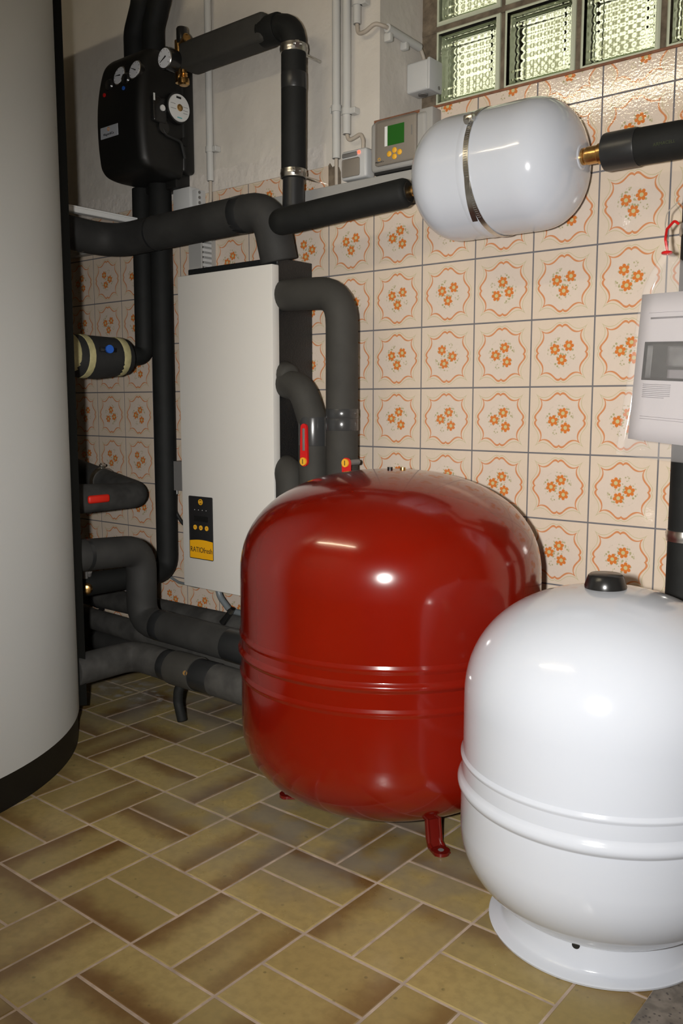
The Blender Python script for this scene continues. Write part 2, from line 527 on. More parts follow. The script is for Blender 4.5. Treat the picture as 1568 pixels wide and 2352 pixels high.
# which way the bouquet is turned: quarter turns; 0 = two blossoms above one
known = {(0, 1): 0, (1, 1): 0, (2, 1): 2, (0, 0): 0, (1, 0): 1, (2, 0): 3, (0, -1): 3, (1, -1): 3, (2, -1): 3,
         (3, 1): 0, (4, 1): 1, (3, 0): 0, (4, 0): 3, (3, -1): 3, (4, -1): 3, (2, -2): 3, (3, -2): 3, (4, -2): 1,
         (3, -3): 3, (4, -3): 3, (4, 2): 0, (-8, 1): 0, (-9, 1): 0, (-9, 0): 3, (-8, 0): 3, (-1, 2): 0, (0, 2): 3,
         (-2, 2): 1, (1, 2): 3, (-8, -1): 2, (-7, -2): 1, (-8, -2): 1, (-6, -4): 0, (-5, -4): 1}
cols = range(-12, 13)
for c in cols:
    for r in range(-6, 5):
        x = (c + .5) * P_; z = ROW0 + (r + .5) * P_
        if r == -6: me = full
        elif r == 4:
            if c < 0: continue
            me = cropS
        elif r == 3:
            if c == -1: continue
            me = cropL if c < 0 else full
        else: me = full
        o = bpy.data.objects.new('wall_tile', me); COL.objects.link(o)
        q = known.get((c, r), random.choice((0, 1, 2, 3, 3)))
        o.color = (q / 4, 0, 0, 1)
        attach(o, (x, 0, z), wall_back)

# --- window: recessed glass blocks in brown mortar
win = bpy.data.objects.new('window_1', None); COL.objects.link(win); attach(win, ((WX0 + WX1) / 2, .22, WZ0), None); struct(win)
GY = .225
BX0, BZ0, BP = 0.062, 1.674, 0.204
b = B()
b.box(WX0, BX0, GY - .032, GY + .04, WZ0, WZ1); b.box(BX0 + 5 * BP + .19, WX1, GY - .032, GY + .04, WZ0, WZ1)
for k in range(5): b.box(BX0 + k * BP + .19, BX0 + (k + 1) * BP, GY - .032 + random.uniform(-.003, .003), GY + .04, WZ0, WZ1)
b.box(WX0, WX1, GY - .031, GY + .04, WZ0, BZ0); b.box(WX0, WX1, GY - .033, GY + .04, BZ0 + .19, BZ0 + BP); b.box(WX0, WX1, GY - .031, GY + .04, BZ0 + BP + .19, WZ1)
b.obj('mortar', MORTAR, win)

def glass_block_mesh():
    bm = bmesh.new()
    h, d = .095, .04
    def ring(r, y): return [bm.verts.new((sx * r, y, sz * r)) for sx, sz in ((-1, -1), (1, -1), (1, 1), (-1, 1))]
    def skin(a, b_):
        for k in range(4): bm.faces.new((a[k], a[(k + 1) % 4], b_[(k + 1) % 4], b_[k]))
    R = [ring(.076, -d + .005), ring(.0815, -d + .004), ring(.0865, -d), ring(.0915, -d), ring(h, -d + .004),
         ring(h, d - .004), ring(.0915, d), ring(.0865, d), ring(.0815, d - .004), ring(.076, d - .005)]
    for n_, (a, b_) in enumerate(zip(R, R[1:])):
        k0 = len(bm.faces); skin(a, b_)
        if n_ in (2, 3, 4, 5):  # coated sides; the rim is painted pale in place of light through the glass
            bm.faces.ensure_lookup_table()
            for f in bm.faces[k0:]: f.material_index = 1
    bm.faces.new(list(reversed(R[0]))); bm.faces.new(R[-1])
    bmesh.ops.recalc_face_normals(bm, faces=bm.faces)
    # hollow inside: ribs run across on the front pane and upright on the back pane
    n, per, am, q, yf, yb = 72, 9, .0011, .0895, -.014, .014
    inner = []
    fr = []
    for i in range(n + 1):
        zz = -q + 2 * q * i / n; y = yf + am * math.sin(2 * PI * per * i / n)
        fr.append((bm.verts.new((-q, y, zz)), bm.verts.new((q, y, zz))))
    for i in range(n): inner.append(bm.faces.new((fr[i][0], fr[i + 1][0], fr[i + 1][1], fr[i][1])))
    bk = []
    for i in range(n + 1):
        xx = -q + 2 * q * i / n; y = yb + am * math.sin(2 * PI * per * i / n)
        bk.append((bm.verts.new((xx, y, -q)), bm.verts.new((xx, y, q))))
    for i in range(n): inner.append(bm.faces.new((bk[i][0], bk[i + 1][0], bk[i + 1][1], bk[i][1])))
    c = [[bm.verts.new((sx * q, y, sz * q)) for sx, sz in ((-1, -1), (1, -1), (1, 1), (-1, 1))] for y in (yf, yb)]
    for k in range(4): inner.append(bm.faces.new((c[0][k], c[0][(k + 1) % 4], c[1][(k + 1) % 4], c[1][k])))
    for f in inner[-4:]: f.material_index = 1
    for f in inner:      # normals face into the hollow
        f.normal_update()
        if f.normal.dot(-f.calc_center_median()) < 0: f.normal_flip()
    for f in bm.faces: f.smooth = True
    me = bpy.data.meshes.new('glass_block'); bm.to_mesh(me); bm.free()
    me.set_sharp_from_angle(angle=math.radians(30)); me.materials.append(GLASS); me.materials.append(GEDGE)
    return me
gb = glass_block_mesh()
for i in range(6):
    for j in range(2):
        o = bpy.data.objects.new('glass_block', gb); COL.objects.link(o)
        attach(o, (BX0 + .095 + i * BP, GY, BZ0 + .095 + j * BP), win)
b = B(); b.box(.0, WX1, -.003, GY - .032, SILLZ - .006, SILLZ, .001, 1)
struct(b.obj('trim_1', SILL))

# --- floor of paired 10 x 20 tiles laid crosswise
FX, FY, FP = 0.0951, -0.8476, 0.2042
CX = 1.012     # tiling ends here, bare concrete beyond
b = B(); b.box(XL, CX, YF, .0025, -.08, -.0014)
floor = struct(b.obj('floor', FGROUT))
b = B(); b.box(CX, XR, YF, .0025, -.08, -.0008)
struct(b.obj('floor_concrete', CONC))

def ftile_verts(x0, x1, y0, y1, ch=.0018, top=0.0):
    k, bk = top - .0013, top - .006
    v = [(x0, y0, bk), (x1, y0, bk), (x1, y1, bk), (x0, y1, bk), (x0, y0, k), (x1, y0, k), (x1, y1, k), (x0, y1, k),
         (x0 + ch, y0 + ch, top), (x1 - ch, y0 + ch, top), (x1 - ch, y1 - ch, top), (x0 + ch, y1 - ch, top)]
    fa = [(8, 9, 10, 11)]
    for i in range(4):
        j = (i + 1) % 4
        fa += [(4 + i, 4 + j, 8 + j, 8 + i), (i, j, 4 + j, 4 + i)]
    return v, fa
J = .0045
def ftile_mesh(x0, x1, y0, y1):
    me = bpy.data.meshes.new('floor_tile'); v, fa = ftile_verts(x0, x1, y0, y1)
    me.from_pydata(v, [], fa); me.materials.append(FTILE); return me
fl_full = ftile_mesh(-FP / 2 + J / 2, FP / 2 - J / 2, -FP / 4 + J / 2, FP / 4 - J / 2)
fcache = {}
rest_v, rest_f = [], []
cand = []
for i in range(-10, 6):
    for j in range(-13, 5):
        lx = (i + j) % 2 == 1          # long side along x
        for h in (0, 1):
            cx = FX + FP * (i + .5); cy = FY + FP * (j + .5)
            if lx: cy += (h - .5) * FP / 2
            else: cx += (h - .5) * FP / 2
            hx, hy = (FP / 2, FP / 4) if lx else (FP / 4, FP / 2)
            x0, x1, y0, y1 = max(cx - hx, XL), min(cx + hx, CX + .002), max(cy - hy, YF), min(cy + hy, .0025)
            if x1 - x0 < .02 or y1 - y0 < .02: continue
            cand.append((cx, cy, lx, x0, x1, y0, y1, hx, hy))
def seen(c):
    cx, cy = c[0], c[1]
    d = Vector((cx, cy, 0)) - Vector(cam.location)
    p = R_.transposed() @ d
    if p.z > -.3: return False
    px = 784 + 2019 * p.x / -p.z; py = 1176 - 2019 * p.y / -p.z
    return -260 < px < 1800 and py < 2700
nsep = 0
for cnd in cand:
    cx, cy, lx, x0, x1, y0, y1, hx, hy = cnd
    if seen(cnd) and cx > -1.5:
        e = J / 2
        lo = (x0 - cx, y0 - cy, x1 - cx, y1 - cy)
        whole = abs(lo[0] + hx) < 1e-6 and abs(lo[2] - hx) < 1e-6 and abs(lo[1] + hy) < 1e-6 and abs(lo[3] - hy) < 1e-6
        if whole: me = fl_full
        elif lx: me = ftile_mesh(lo[0] + e, lo[2] - e, lo[1] + e, lo[3] - e)
        else: me = ftile_mesh(lo[1] + e, lo[3] - e, -lo[2] + e, -lo[0] - e)
        o = bpy.data.objects.new('floor_tile', me); COL.objects.link(o)
        attach(o, (cx, cy, random.uniform(-.0006, .0)), floor)
        if not lx: o.rotation_euler = (0, 0, PI / 2)
        k = random.random()
        s1 = random.uniform(.6, 1.0)
        o.color = ((s1, 0, 0, 1) if k < .36 else (0, s1, 0, 1) if k < .68 else (.6 * s1, .7 * s1, 0, 1) if k < .78 else (0, 0, .85 * s1, 1) if k < .88 else (.1, 0, 0, 1))
        nsep += 1
    else:
        e = J / 2
        v, fa = ftile_verts(x0 + e, x1 - e, y0 + e, y1 - e)
        k = len(rest_v); rest_v += v; rest_f += [tuple(q + k for q in f) for f in fa]
me = bpy.data.meshes.new('floor_tile_field'); me.from_pydata(rest_v, [], rest_f)
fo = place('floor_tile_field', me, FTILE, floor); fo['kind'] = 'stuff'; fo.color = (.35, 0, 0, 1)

# --- rest of the room
b = B(); b.box(XL - .15, XL, YF, .003, -.08, HZ); struct(b.obj('wall_left', PLASTER))
b = B(); b.box(XR, XR + .15, YF, .003, -.08, HZ); struct(b.obj('wall_right', PLASTER))
b = B(); b.box(XL - .15, XR + .15, YF - .15, YF, -.08, HZ); struct(b.obj('wall_front', PLASTER))
b = B(); b.box(XL - .15, XR + .15, YF - .15, .33, HZ, HZ + .12); struct(b.obj('ceiling', CEIL))
b = B(); b.box(-6, 8, .34, 14, 1.2, 1.35); struct(b.obj('ground', LAWN))

# fluorescent lamp on the ceiling
LX, LY = -.08, -2.12
t = thing('ceiling_lamp', (LX, LY, HZ), 'fluorescent ceiling lamp with one bare tube', 'lamp')
b = B(); b.box(LX - .62, LX + .62, LY - .03, LY + .03, HZ - .05, HZ - .0, .004); b.obj('housing', OFFW, t)
b = B(); b.box(LX - .62, LX - .59, LY - .015, LY + .015, HZ - .09, HZ - .05); b.obj('holder', OFFW, t)
b = B(); b.box(LX + .59, LX + .62, LY - .015, LY + .015, HZ - .09, HZ - .05); b.obj('holder', OFFW, t)
b = B(); b.cyl((LX - .59, LY, HZ - .075), (LX + .59, LY, HZ - .075), .014); b.obj('tube', TUBE, t)

# ================================================================== THINGS
# --- big buffer tank on the left
TC = Vector((-.928, -1.098, 0)); TR = .65
t = thing('storage_tank', TC, 'huge cylindrical heat storage tank in pale grey jacket with black base', 'tank')
b = B(); b.lathe([(TR - .03, .075), (TR, .079), (TR, 2.08), (TR - .01, 2.10), (TR - .1, 2.13), (.0001, 2.14)], TC, seg=160); b.obj('jacket', JACKET, t, 40)
b = B(); b.lathe([(TR - .004, 0), (TR - .004, .078), (TR - .05, .08)], TC, seg=160); b.obj('base_ring', BLACK, t, 40)
def arc_wall(a0, a1, r0, r1, z0, z1, n=24):
    b = B(); rings = []
    for i in range(n + 1):
        a = math.radians(a0 + (a1 - a0) * i / n); c, s_ = math.cos(a), math.sin(a)
        rings.append([TC + Vector((r * c, r * s_, z)) for r, z in ((r0, z0), (r1, z0), (r1, z1), (r0, z1))])
    return b.rings(rings)
arc_wall(58.5, 104, TR - .01, TR + .021, .07, 2.06).obj('closure_strip', SEAL, t, 40)
arc_wall(57.4, 58.5, TR - .01, TR + .004, .079, 2.07, 3).obj('jacket_edge', SEAL, t, 40)

# --- helper for pipes
def frame_at(pts, i):
    return (Vector(pts[i + 1]) - Vector(pts[i])).normalized()
def band(parent, p, d, r, ln, m, name='tape_band'):
    p = Vector(p); d = Vector(d).normalized()
    b = B(); b.tube([p - d * ln / 2, p - d * ln * .45, p + d * ln * .45, p + d * ln / 2], [r - .0008, r, r, r - .0008], 24)
    return b.obj(name, m, parent)
def pipe(name, label, pts, r, bend, m, group=None, cat='pipe', re=.004, rs=None, seg=24, partname='insulation'):
    path = rounded(pts, bend)
    t = thing(name, pts[0], label, cat, group)
    b = B(); b.tube(path, rs(path) if rs else r, seg, round_end=re)
    b.obj(partname, m, t, 50)
    return t
def lever(parent, base, ln, m=REDP, up=True, w=.021):
    """red butterfly lever: slotted flat handle with a yellow marked hub, lying in the x-z plane"""
    x, y, z = base; s = 1 if up else -1
    lv = B()
    outer = []; n = 10
    for k in range(n + 1):
        a = PI + PI * k / n; outer.append((x + w * .62 * math.cos(a), y, z + s * w * .62 * math.sin(a)))
    for k in range(n + 1):
        a = PI * k / n; outer.append((x + w / 2 * math.cos(a), y, z + s * (ln - w / 2) + s * w / 2 * math.sin(a)))
    lv.poly(outer, (0, .006, 0))
    h = lv.obj('valve_lever', m, parent)
    b = B(); b.box(x - w * .22, x + w * .22, y - .0008, y + .004, *sorted((z + s * ln * .28, z + s * (ln - w * .55))), .002, 2); b.obj('slot', DGREYP, h)
    b = B(); b.cyl((x, y - .004, z), (x, y + .001, z), w * .5); hb = b.obj('hub', YELLOW, h)
    b = B(); b.box(x - .001, x + .001, y - .0045, y - .004, z - .006, z + .006); b.obj('mark', INK, h)
    b = B(); b.cyl((x, y + .004, z), (x, y + .05, z), w * .35); b.obj('stem', DGREYP, h)
    return h
def clamp(label, p, d, r, wall=True, side=(1, 0, 0), m=STEEL, group=None):
    """two-piece steel pipe clip round a pipe with screws and a stud into the wall"""
    p = Vector(p); d = Vector(d).normalized(); sd = Vector(side).normalized()
    t = thing('pipe_clamp', p, label, 'clamp', group)
    b = B(); b.tube([p - d * .011, p - d * .0105, p - d * .004, p, p + d * .004, p + d * .0105, p + d * .011], [r, r + .003, r + .0035, r + .0045, r + .0035, r + .003, r], 28); b.obj('ring', m, t)
    for s in (-1, 1):
        c = p + sd * s * (r + .010)
        q = sd.cross(d).normalized()
        b = B(); b.tube([c - q * .005, c + q * .005], [.009, .009], 4); b.obj('flange', m, t)
        b = B(); b.cyl(c - q * .012, c + q * .010, .0045, seg=8); b.obj('screw', m, t)
    if wall:
        b = B(); b.cyl((p.x, p.y + r, p.z), (p.x, -.0005, p.z), .0042, seg=10); b.obj('stud', m, t)
    return t

# --- pump station, upper left
X0, X1 = -.908, -.686
t = thing('pump_station', ((X0 + X1) / 2, 0, 1.545), 'black solar pump station with dials on the upper left wall', 'pump station')
cxp = (X0 + X1) / 2
def rrect(cx, y0, y1, hw, r, z, n=6):
    pts = []
    for (sx, yy, a0) in ((1, y0, -90), (1, y1, 0), (-1, y1, 90), (-1, y0, 180)):
        ry = r if yy == y0 else .006
        ccx = cx + sx * (hw - ry); cy = yy + ry if yy == y0 else yy - ry
        for k in range(n + 1):
            a = math.radians(a0 + 90 * k / n); pts.append(Vector((ccx + ry * math.cos(a), cy + ry * math.sin(a), z)))
    return pts
lv = [(1.560, -.125, .075), (1.563, -.150, .092), (1.572, -.178, .104), (1.587, -.192, .109), (1.61, -.199, .111), (1.68, -.205, .1115), (1.76, -.204, .1115), (1.83, -.194, .110), (1.88, -.180, .107), (1.903, -.163, .103), (1.913, -.148, .094), (1.915, -.13, .08)]
def spline(pts, n=5):
    out = []
    for i in range(len(pts) - 1):
        p0, p1, p2, p3 = pts[max(i - 1, 0)], pts[i], pts[i + 1], pts[min(i + 2, len(pts) - 1)]
        for k in range(n):
            t_ = k / n
            out.append(tuple(.5 * (2 * b_ + (c_ - a_) * t_ + (2 * a_ - 5 * b_ + 4 * c_ - d_2) * t_ ** 2 + (3 * b_ - a_ - 3 * c_ + d_2) * t_ ** 3) for a_, b_, c_, d_2 in zip(p0, p1, p2, p3)))
    return out + [pts[-1]]
b = B(); b.rings([rrect(cxp, y, -.045, hw, .03, z) for z, y, hw in spline(lv)]); b.obj('front_shell', BLACK, t, 50)
b = B(); b.box(X0 + .004, X1 + .003, -.052, -.0005, 1.58, 1.908, .012, 3); b.box(X0 + .03, X1 - .022, -.06, -.002, 1.538, 1.60, .006, 2); b.obj('back_shell', BLACK, t, 40)
def dial(parent, c, r, nrm, depth, needle, m=DIAL, name='gauge'):
    c = Vector(c); nv = Vector(nrm).normalized()
    b = B(); b.tube([c - nv * depth, c, c + nv * .003, c + nv * .003], [r, r, r, r * .9], 32); gz = b.obj(name, BLACKG, parent)
    b = B(); b.tube([c + nv * .0028, c + nv * .0045], [r * .98, r * .93], 32); b.obj('bezel', STEEL, gz)
    b = B(); b.cyl(c + nv * .0040, c + nv * .0052, r * .86, seg=32); b.obj('dial_face', m, gz)
    side = Vector((0, 0, 1)).cross(nv).normalized(); up = nv.cross(side)
    dv = side * math.cos(needle) + up * math.sin(needle)
    b = B(); b.tube([c + nv * .006 - dv * r * .25, c + nv * .006 + dv * r * .7], [r * .07, r * .02], 6); b.obj('needle', INK, gz)
    bb_ = B()
    for k in range(9):
        a = math.radians(-40 + 260 * k / 8); q = side * math.cos(a) + up * math.sin(a)
        bb_.tube([c + nv * .0053 + q * r * .68, c + nv * .0053 + q * r * .8], [r * .025, r * .025], 4)
    o = bb_.obj('scale_marks', INK, gz)
    return gz
for gx, ga in ((-.795, 3.0), (-.722, 2.7)):
    dial(t, (gx, -.188, 1.842), .029, (-.05, -1, .22), .02, ga)
for gx in (-.838, -.760):   # black crescent handles beside the dials
    b = B(); b.lathe([(.0001, -.012), (.014, -.011), (.019, -.004), (.019, .012)], (gx, -.190, 1.824), 'Y', 24); k = b.obj('shut_off_knob', BLACKG, t)
for gx, mm in ((-.857, REDP), (-.765, BLUEP)):
    b = B(); b.cyl((gx, -.2022, 1.799), (gx, -.190, 1.799), .0055, seg=16); b.obj('colour_dot', mm, t)
b = B(); b.box(-.874, -.790, -.2068, -.200, 1.673, 1.706, .001, 1); lb = b.obj('name_plate', SILVERP, t)
b = B(); b.torus((-.834, -.2070, 1.697), .0045, .0011, 'Y', 20, 6); b.obj('ring_mark', ORANGEP, lb)
text('lettering', 'Wagner&Co', .010, (-.834, -.2072, 1.683), INK, lb)
# circulation pump head on the right flank
PX = X1
b = B(); b.cyl((PX - .03, -.076, 1.755), (PX + .018, -.076, 1.755), .046, .044, 40); ph = b.obj('pump_head', BLACKG, t)
b = B(); b.cyl((PX + .016, -.076, 1.755), (PX + .0215, -.076, 1.755), .0395, .038, 40); b.obj('pump_plate', WHITEP, ph)
b = B(); b.lathe([(.010, .0205), (.010, .0235), (.0065, .0245), (.006, .028), (.0001, .029)], (PX, -.076, 1.755), 'X', 20); b.obj('brass_screw', BRASS, ph)
b = B(); b.box(PX + .0213, PX + .0219, -.088, -.070, 1.780, 1.786); b.obj('print', INK, ph)
b = B(); b.box(PX + .0213, PX + .0219, -.086, -.068, 1.725, 1.728); b.obj('print', TEALP, ph)
for (y0, y1, z0, z1) in ((-.110, -.092, 1.762, 1.7632), (-.110, -.090, 1.748, 1.7492), (-.063, -.045, 1.760, 1.7612), (-.063, -.045, 1.750, 1.7512), (-.063, -.047, 1.742, 1.7432)):
    b = B(); b.box(PX + .0213, PX + .0218, y0, y1, z0, z1); b.obj('print', GREYINK, ph)
b = B(); b.box(PX - .006, PX + .012, -.165, -.112, 1.70, 1.775, .008, 3); pb = b.obj('terminal_box', BLACKG, t)
b = B(); b.cyl((PX + .010, -.134, 1.742), (PX + .016, -.134, 1.742), .0085, seg=24); b.obj('speed_switch', WHITEP, pb)
b = B(); b.box(PX + .011, PX + .0128, -.165, -.160, 1.757, 1.777); b.obj('rating_label', WHITEP, pb)
b = B(); b.lathe([(.0001, 0), (.016, .0), (.019, .006), (.019, .02)], (PX - .012, -.125, 1.692), 'X', 24); b.obj('cable_gland', BLACKG, t)
b = B(); b.tube(rounded([(PX + .002, -.135, 1.70), (PX + .006, -.118, 1.672), (PX + .006, -.06, 1.665), (PX + .004, -.045, 1.62)], .02), .0045, 10); b.obj('pump_cable', BCABLE, t)
b = B(); b.cyl((PX - .02, -.045, 1.668), (PX + .008, -.045, 1.668), .013, seg=20); b.obj('plug', BLACKG, t)

# pipes above the pump station
for px_, lab in ((-.868, 'left'), (-.780, 'right')):
    pipe('insulated_pipe', 'black insulated pipe leaving the pump station top, %s of the two' % lab,
         [(px_, -.075, 1.875), (px_, -.075, 2.01), (px_ + .040, -.075, 2.085), (px_ + .04, -.075, HZ - .001)], .0335, .08, BLACKFOAM, 'pipes above the pump station')
# pipes below it
t = pipe('insulated_pipe', 'black insulated pipe dropping from pump station to the taped blue-knob valve', [(-.880, -.055, 1.560), (-.886, -.055, 1.040), (-.890, -.125, 1.036)], .0295, .05, BLACKFOAM)
t = pipe('insulated_pipe', 'long black insulated pipe from pump station bending back low beside the white cabinet', [(-.790, -.055, 1.560), (-.797, -.055, .345), (-.797, -.46, .352)], .0345, .055, BLACKFOAM)
band(t, (-.797, -.17, .346), (0, 1, 0), .0358, .02, BTAPE)
b = B(); b.tube(rounded([(-.797, -.36, .365), (-.770, -.372, .395)], .01), .009, 14); b.cyl((-.775, -.385, .375), (-.775, -.385, .405), .010, seg=16); cock = b.obj('drain_cock', DGREYP, t)
_d = Vector((.80, -.60, .02)).normalized(); _p = Vector((-.758, -.391, .347))
b = B(); b.tube([_p - _d * .02, _p - _d * .012, _p - _d * .008, _p + _d * .006, _p + _d * .010, _p + _d * .012], [.008, .011, .0165, .0165, .0145, .011], 24); b.obj('brass_cap', BRASS, t)

# taped valve with blue knob
t = thing('insulated_valve', (-.89, -.28, 1.034), 'thick insulated valve bound with yellowed tape and a blue knob', 'valve')
pts = [(-.89, -.475, 1.038), (-.89, -.40, 1.037), (-.89, -.33, 1.031), (-.89, -.25, 1.028), (-.89, -.19, 1.031), (-.89, -.135, 1.035), (-.89, -.125, 1.036)]
b = B(); b.tube(pts, [.056, .058, .063, .066, .062, .057, .050], 28); b.obj('insulation', DARKFOAM, t, 60)
for yy, ln, rr, zz in ((-.345, .03, .0638, 1.033), (-.293, .022, .0664, 1.030), (-.163, .026, .0612, 1.033)):
    band(t, (-.89, yy, zz), (0, 1, 0), rr, ln, YTAPE)
b = B(); b.cyl((-.86, -.235, 1.045), (-.812, -.245, 1.050), .012, .009, 16); b.box(-.822, -.814, -.275, -.215, 1.042, 1.056, .003, 2); b.obj('valve_wing', BLACKG, t)
b = B(); b.cyl((-.814, -.245, 1.050), (-.806, -.2465, 1.0505), .0125, seg=24); b.obj('blue_cap', BLUEP, t)

# thick pipe from the tank along the wall into the cabinet top
t = pipe('insulated_pipe', 'thick charcoal pipe from storage tank along the wall into the cabinet top', [(-.925, -.46, 1.408), (-.912, -.150, 1.386), (-.238, -.146, 1.397), (-.228, -.118, 1.265)], .0495, [.11, .075], DARKFOAM)
band(t, (-.919, -.255, 1.3935), (0, 1, -.04), .0502, .006, TAPE)
band(t, (-.70, -.1485, 1.3895), (1, 0, 0), .0502, .01, BTAPE)
band(t, (-.335, -.1463, 1.3958), (1, 0, 0), .0503, .035, BTAPE)
b = B(); b.cyl((-.868, -.185, 1.395), (-.858, -.192, 1.396), .006, seg=12); b.obj('vent_plug', BRASS, t)
# white cable channel lying along that pipe
t = thing('cable_channel', (-.85, -.27, 1.432), 'white cable channel running from behind the storage tank to the wall', 'channel')
b = B(); b.box(-.893, -.868, -.44, -.0005, 1.447, 1.462, .002, 1); b.obj('base', WHITEP, t)
b = B(); b.box(-.892, -.869, -.44, -.001, 1.462, 1.466, .001, 1); b.obj('lid', WHITEP, t)

# expansion line: box-like insulated run, elbow and drop
t = pipe('insulated_pipe', 'black pipe from brass safety group over the elbow and down to the horizontal vessel line', [(-.290, -.105, 1.860), (-.182, -.105, 1.857), (-.186, -.105, 1.472)], .034, .055, BLACKFOAM,
         rs=lambda path: [(.037 if p.x < -.25 else .0325) for p in path])
b = B(); b.box(-.595, -.262, -.140, -.070, 1.829, 1.902, .012, 3); b.obj('square_insulation', GREYFOAM, t)
band(t, (-.2545, -.105, 1.860), (1, 0, -.02), .0375, .05, BLACKFOAM, 'sleeve')
band(t, (-.183, -.105, 1.715), (0, 0, 1), .0333, .04, BTAPE)
b = B(); b.tube(rounded([(-.186, -.105, 1.475), (-.188, -.105, 1.40), (-.19, -.115, 1.37)], .03), .0285, 24); b.obj('bare_sleeve', BTAPE, t)
clamp('upper steel clamp on the black drop pipe beside the pump station', (-.182, -.105, 1.793), (0, 0, 1), .0325, side=(.8, -.6, 0), group=None)
clamp('lower steel clamp on the black drop pipe just above the tiles', (-.186, -.105, 1.485), (0, 0, 1), .0312, side=(.8, -.6, 0))
t = pipe('insulated_pipe', 'matt black pipe sloping along the tiles to the white horizontal vessel', [(-.190, -.135, 1.362), (-.168, -.178, 1.350), (.214, -.149, 1.374)], .0335, .03, BLACKFOAM, re=.012)
b = B(); b.cyl((.205, -.1497, 1.3735), (.2165, -.1489, 1.3742), .0235, .0225, 20); b.obj('end_core', BLACK, t)

# safety group with pressure gauge
t = thing('safety_group', (-.60, -.12, 1.80), 'brass safety group with round pressure gauge and black cap beside pump station', 'valve')
b = B(); b.cyl((-.610, -.12, 1.80), (-.610, -.12, 1.915), .013); b.cyl((-.610, -.12, 1.862), (-.59, -.115, 1.862), .012); b.obj('brass_body', BRASS, t)
b = B(); b.lathe([(.013, 1.905), (.0155, 1.912), (.0155, 1.944), (.013, 1.948), (.0001, 1.949)], (-.598, -.12, 0), seg=24); b.obj('black_cap', BLACKG, t)
b = B(); b.cyl((-.598, -.12, 1.90), (-.560, -.135, 1.908), .011); b.torus((-.562, -.1345, 1.9075), .0095, .003, 'X', 20, 8); b.obj('outlet', BRASS, t)
b = B(); b.lathe([(.009, 1.83), (.009, 1.822), (.012, 1.82), (.009, 1.817), (.012, 1.814), (.009, 1.811), (.015, 1.807), (.0165, 1.80), (.0165, 1.792), (.012, 1.788)], (-.588, -.125, 0), seg=24); b.obj('drain_nipple', BRASS, t)
b = B(); b.tube(rounded([(-.61, -.12, 1.835), (-.618, -.165, 1.832), (-.618, -.172, 1.85)], .015), .0085, 14); b.obj('gauge_elbow', BRASS, t)
dial(t, (-.605, -.175, 1.851), .0305, (0, -1, 0), .032, 3.6, name='pressure_gauge')

# --- freshwater cabinet
SX0, SX1 = -.588, -.213
t = thing('fresh_water_station', (-.40, 0, .345), 'white fronted wall cabinet with black sides and yellow control label', 'cabinet')
b = B(); b.box(SX0 + .02, SX1, -.142, -.0005, .352, 1.272, .002, 1); b.obj('body', HAMMER, t)
b = B(); b.box(SX0, SX1 + .003, -.1655, -.138, .344, 1.252, .003, 2); fp = b.obj('front_panel', PANEL, t)
b = B()
pz0, pz1, px0, px1, yy = .432, .618, -.556, -.454, -.1668
b.box(px0, px1, yy, -.165, pz0, pz1, .003, 2); cp = b.obj('control_panel', INK, fp)
curve = [(px0 + (px1 - px0) * k / 12, yy - .0003, .485 + .004 * math.sin(PI * k / 12) + .002 * k / 12) for k in range(13)]
b = B(); b.poly([(px0 + .001, yy - .0003, pz0 + .002), *[(min(max(c[0], px0 + .001), px1 - .001), c[1], c[2]) for c in curve], (px1 - .001, yy - .0003, pz0 + .002)], (0, .0006, 0)); b.obj('yellow_label', SIGNY, fp)
text('lettering', 'RATIOfresh', .0225, (-.505, yy - .0005, .459), INK, fp, sx=.86)
b = B(); b.torus((-.505, yy - .0002, .602), .0078, .0014, 'Y', 24, 6); b.obj('ring_mark', SIGNY, fp)
b = B(); b.torus((-.505, yy - .0002, .602), .003, .0014, 'Y', 16, 6); b.obj('ring_mark', SIGNY, fp)
for k in range(4):
    b = B(); b.cyl((-.531 + .0165 * k, yy - .0004, .578), (-.531 + .0165 * k, yy, .578), .0014, seg=8); b.obj('indicator', GREYP, fp)
b = B(); b.box(-.534, -.474, yy - .0005, yy, .544, .560); b.obj('display', BLACKG, fp)
for k, gl in enumerate(('<', 'o', '>')):
    xx = -.530 + .025 * k
    b = B(); b.cyl((xx, yy - .0012, .526), (xx, yy, .526), .0072, seg=24); bt = b.obj('button', YELLOW, fp)
    text('mark', gl, .009, (xx, yy - .0014, .526), INK, bt)

# pipes on the right flank of the cabinet
t = pipe('insulated_pipe', 'tall grey insulated pipe arching from cabinet side down the tiles', [(-.232, -.115, 1.175), (-.008, -.122, 1.168), (-.008, -.122, .33)], .0415, .085, GREYFOAM, re=.008)
band(t, (-.008, -.122, .862), (0, 0, 1), .0425, .024, TAPE); band(t, (-.008, -.122, .834), (0, 0, 1), .0424, .03, TAPE)
lever(t, (.045, -.172, .740), .09, up=False)
t = pipe('insulated_pipe', 'grey insulated pipe bending down from mid cabinet with raised red lever', [(-.232, -.112, .945), (-.135, -.132, .928), (-.103, -.128, .84), (-.100, -.128, .33)], .0385, [.06, .06], GREYFOAM, re=.012)
band(t, (-.1015, -.128, .815), (0, 0, 1), .0395, .075, TAPE)
lever(t, (-.096, -.172, .738), .098, up=True)
b = B(); b.tube([(-.232, -.11, .955), (-.205, -.118, .965), (-.18, -.125, .962)], [.034, .037, .03], 20, round_end=.01); b.obj('insulation_end', GREYFOAM, t, 60)
t = pipe('insulated_pipe', 'short grey insulated bend low on the cabinet side behind red vessel', [(-.232, -.105, .712), (-.178, -.135, .700), (-.172, -.138, .33)], .0395, .05, GREYFOAM, re=.014)

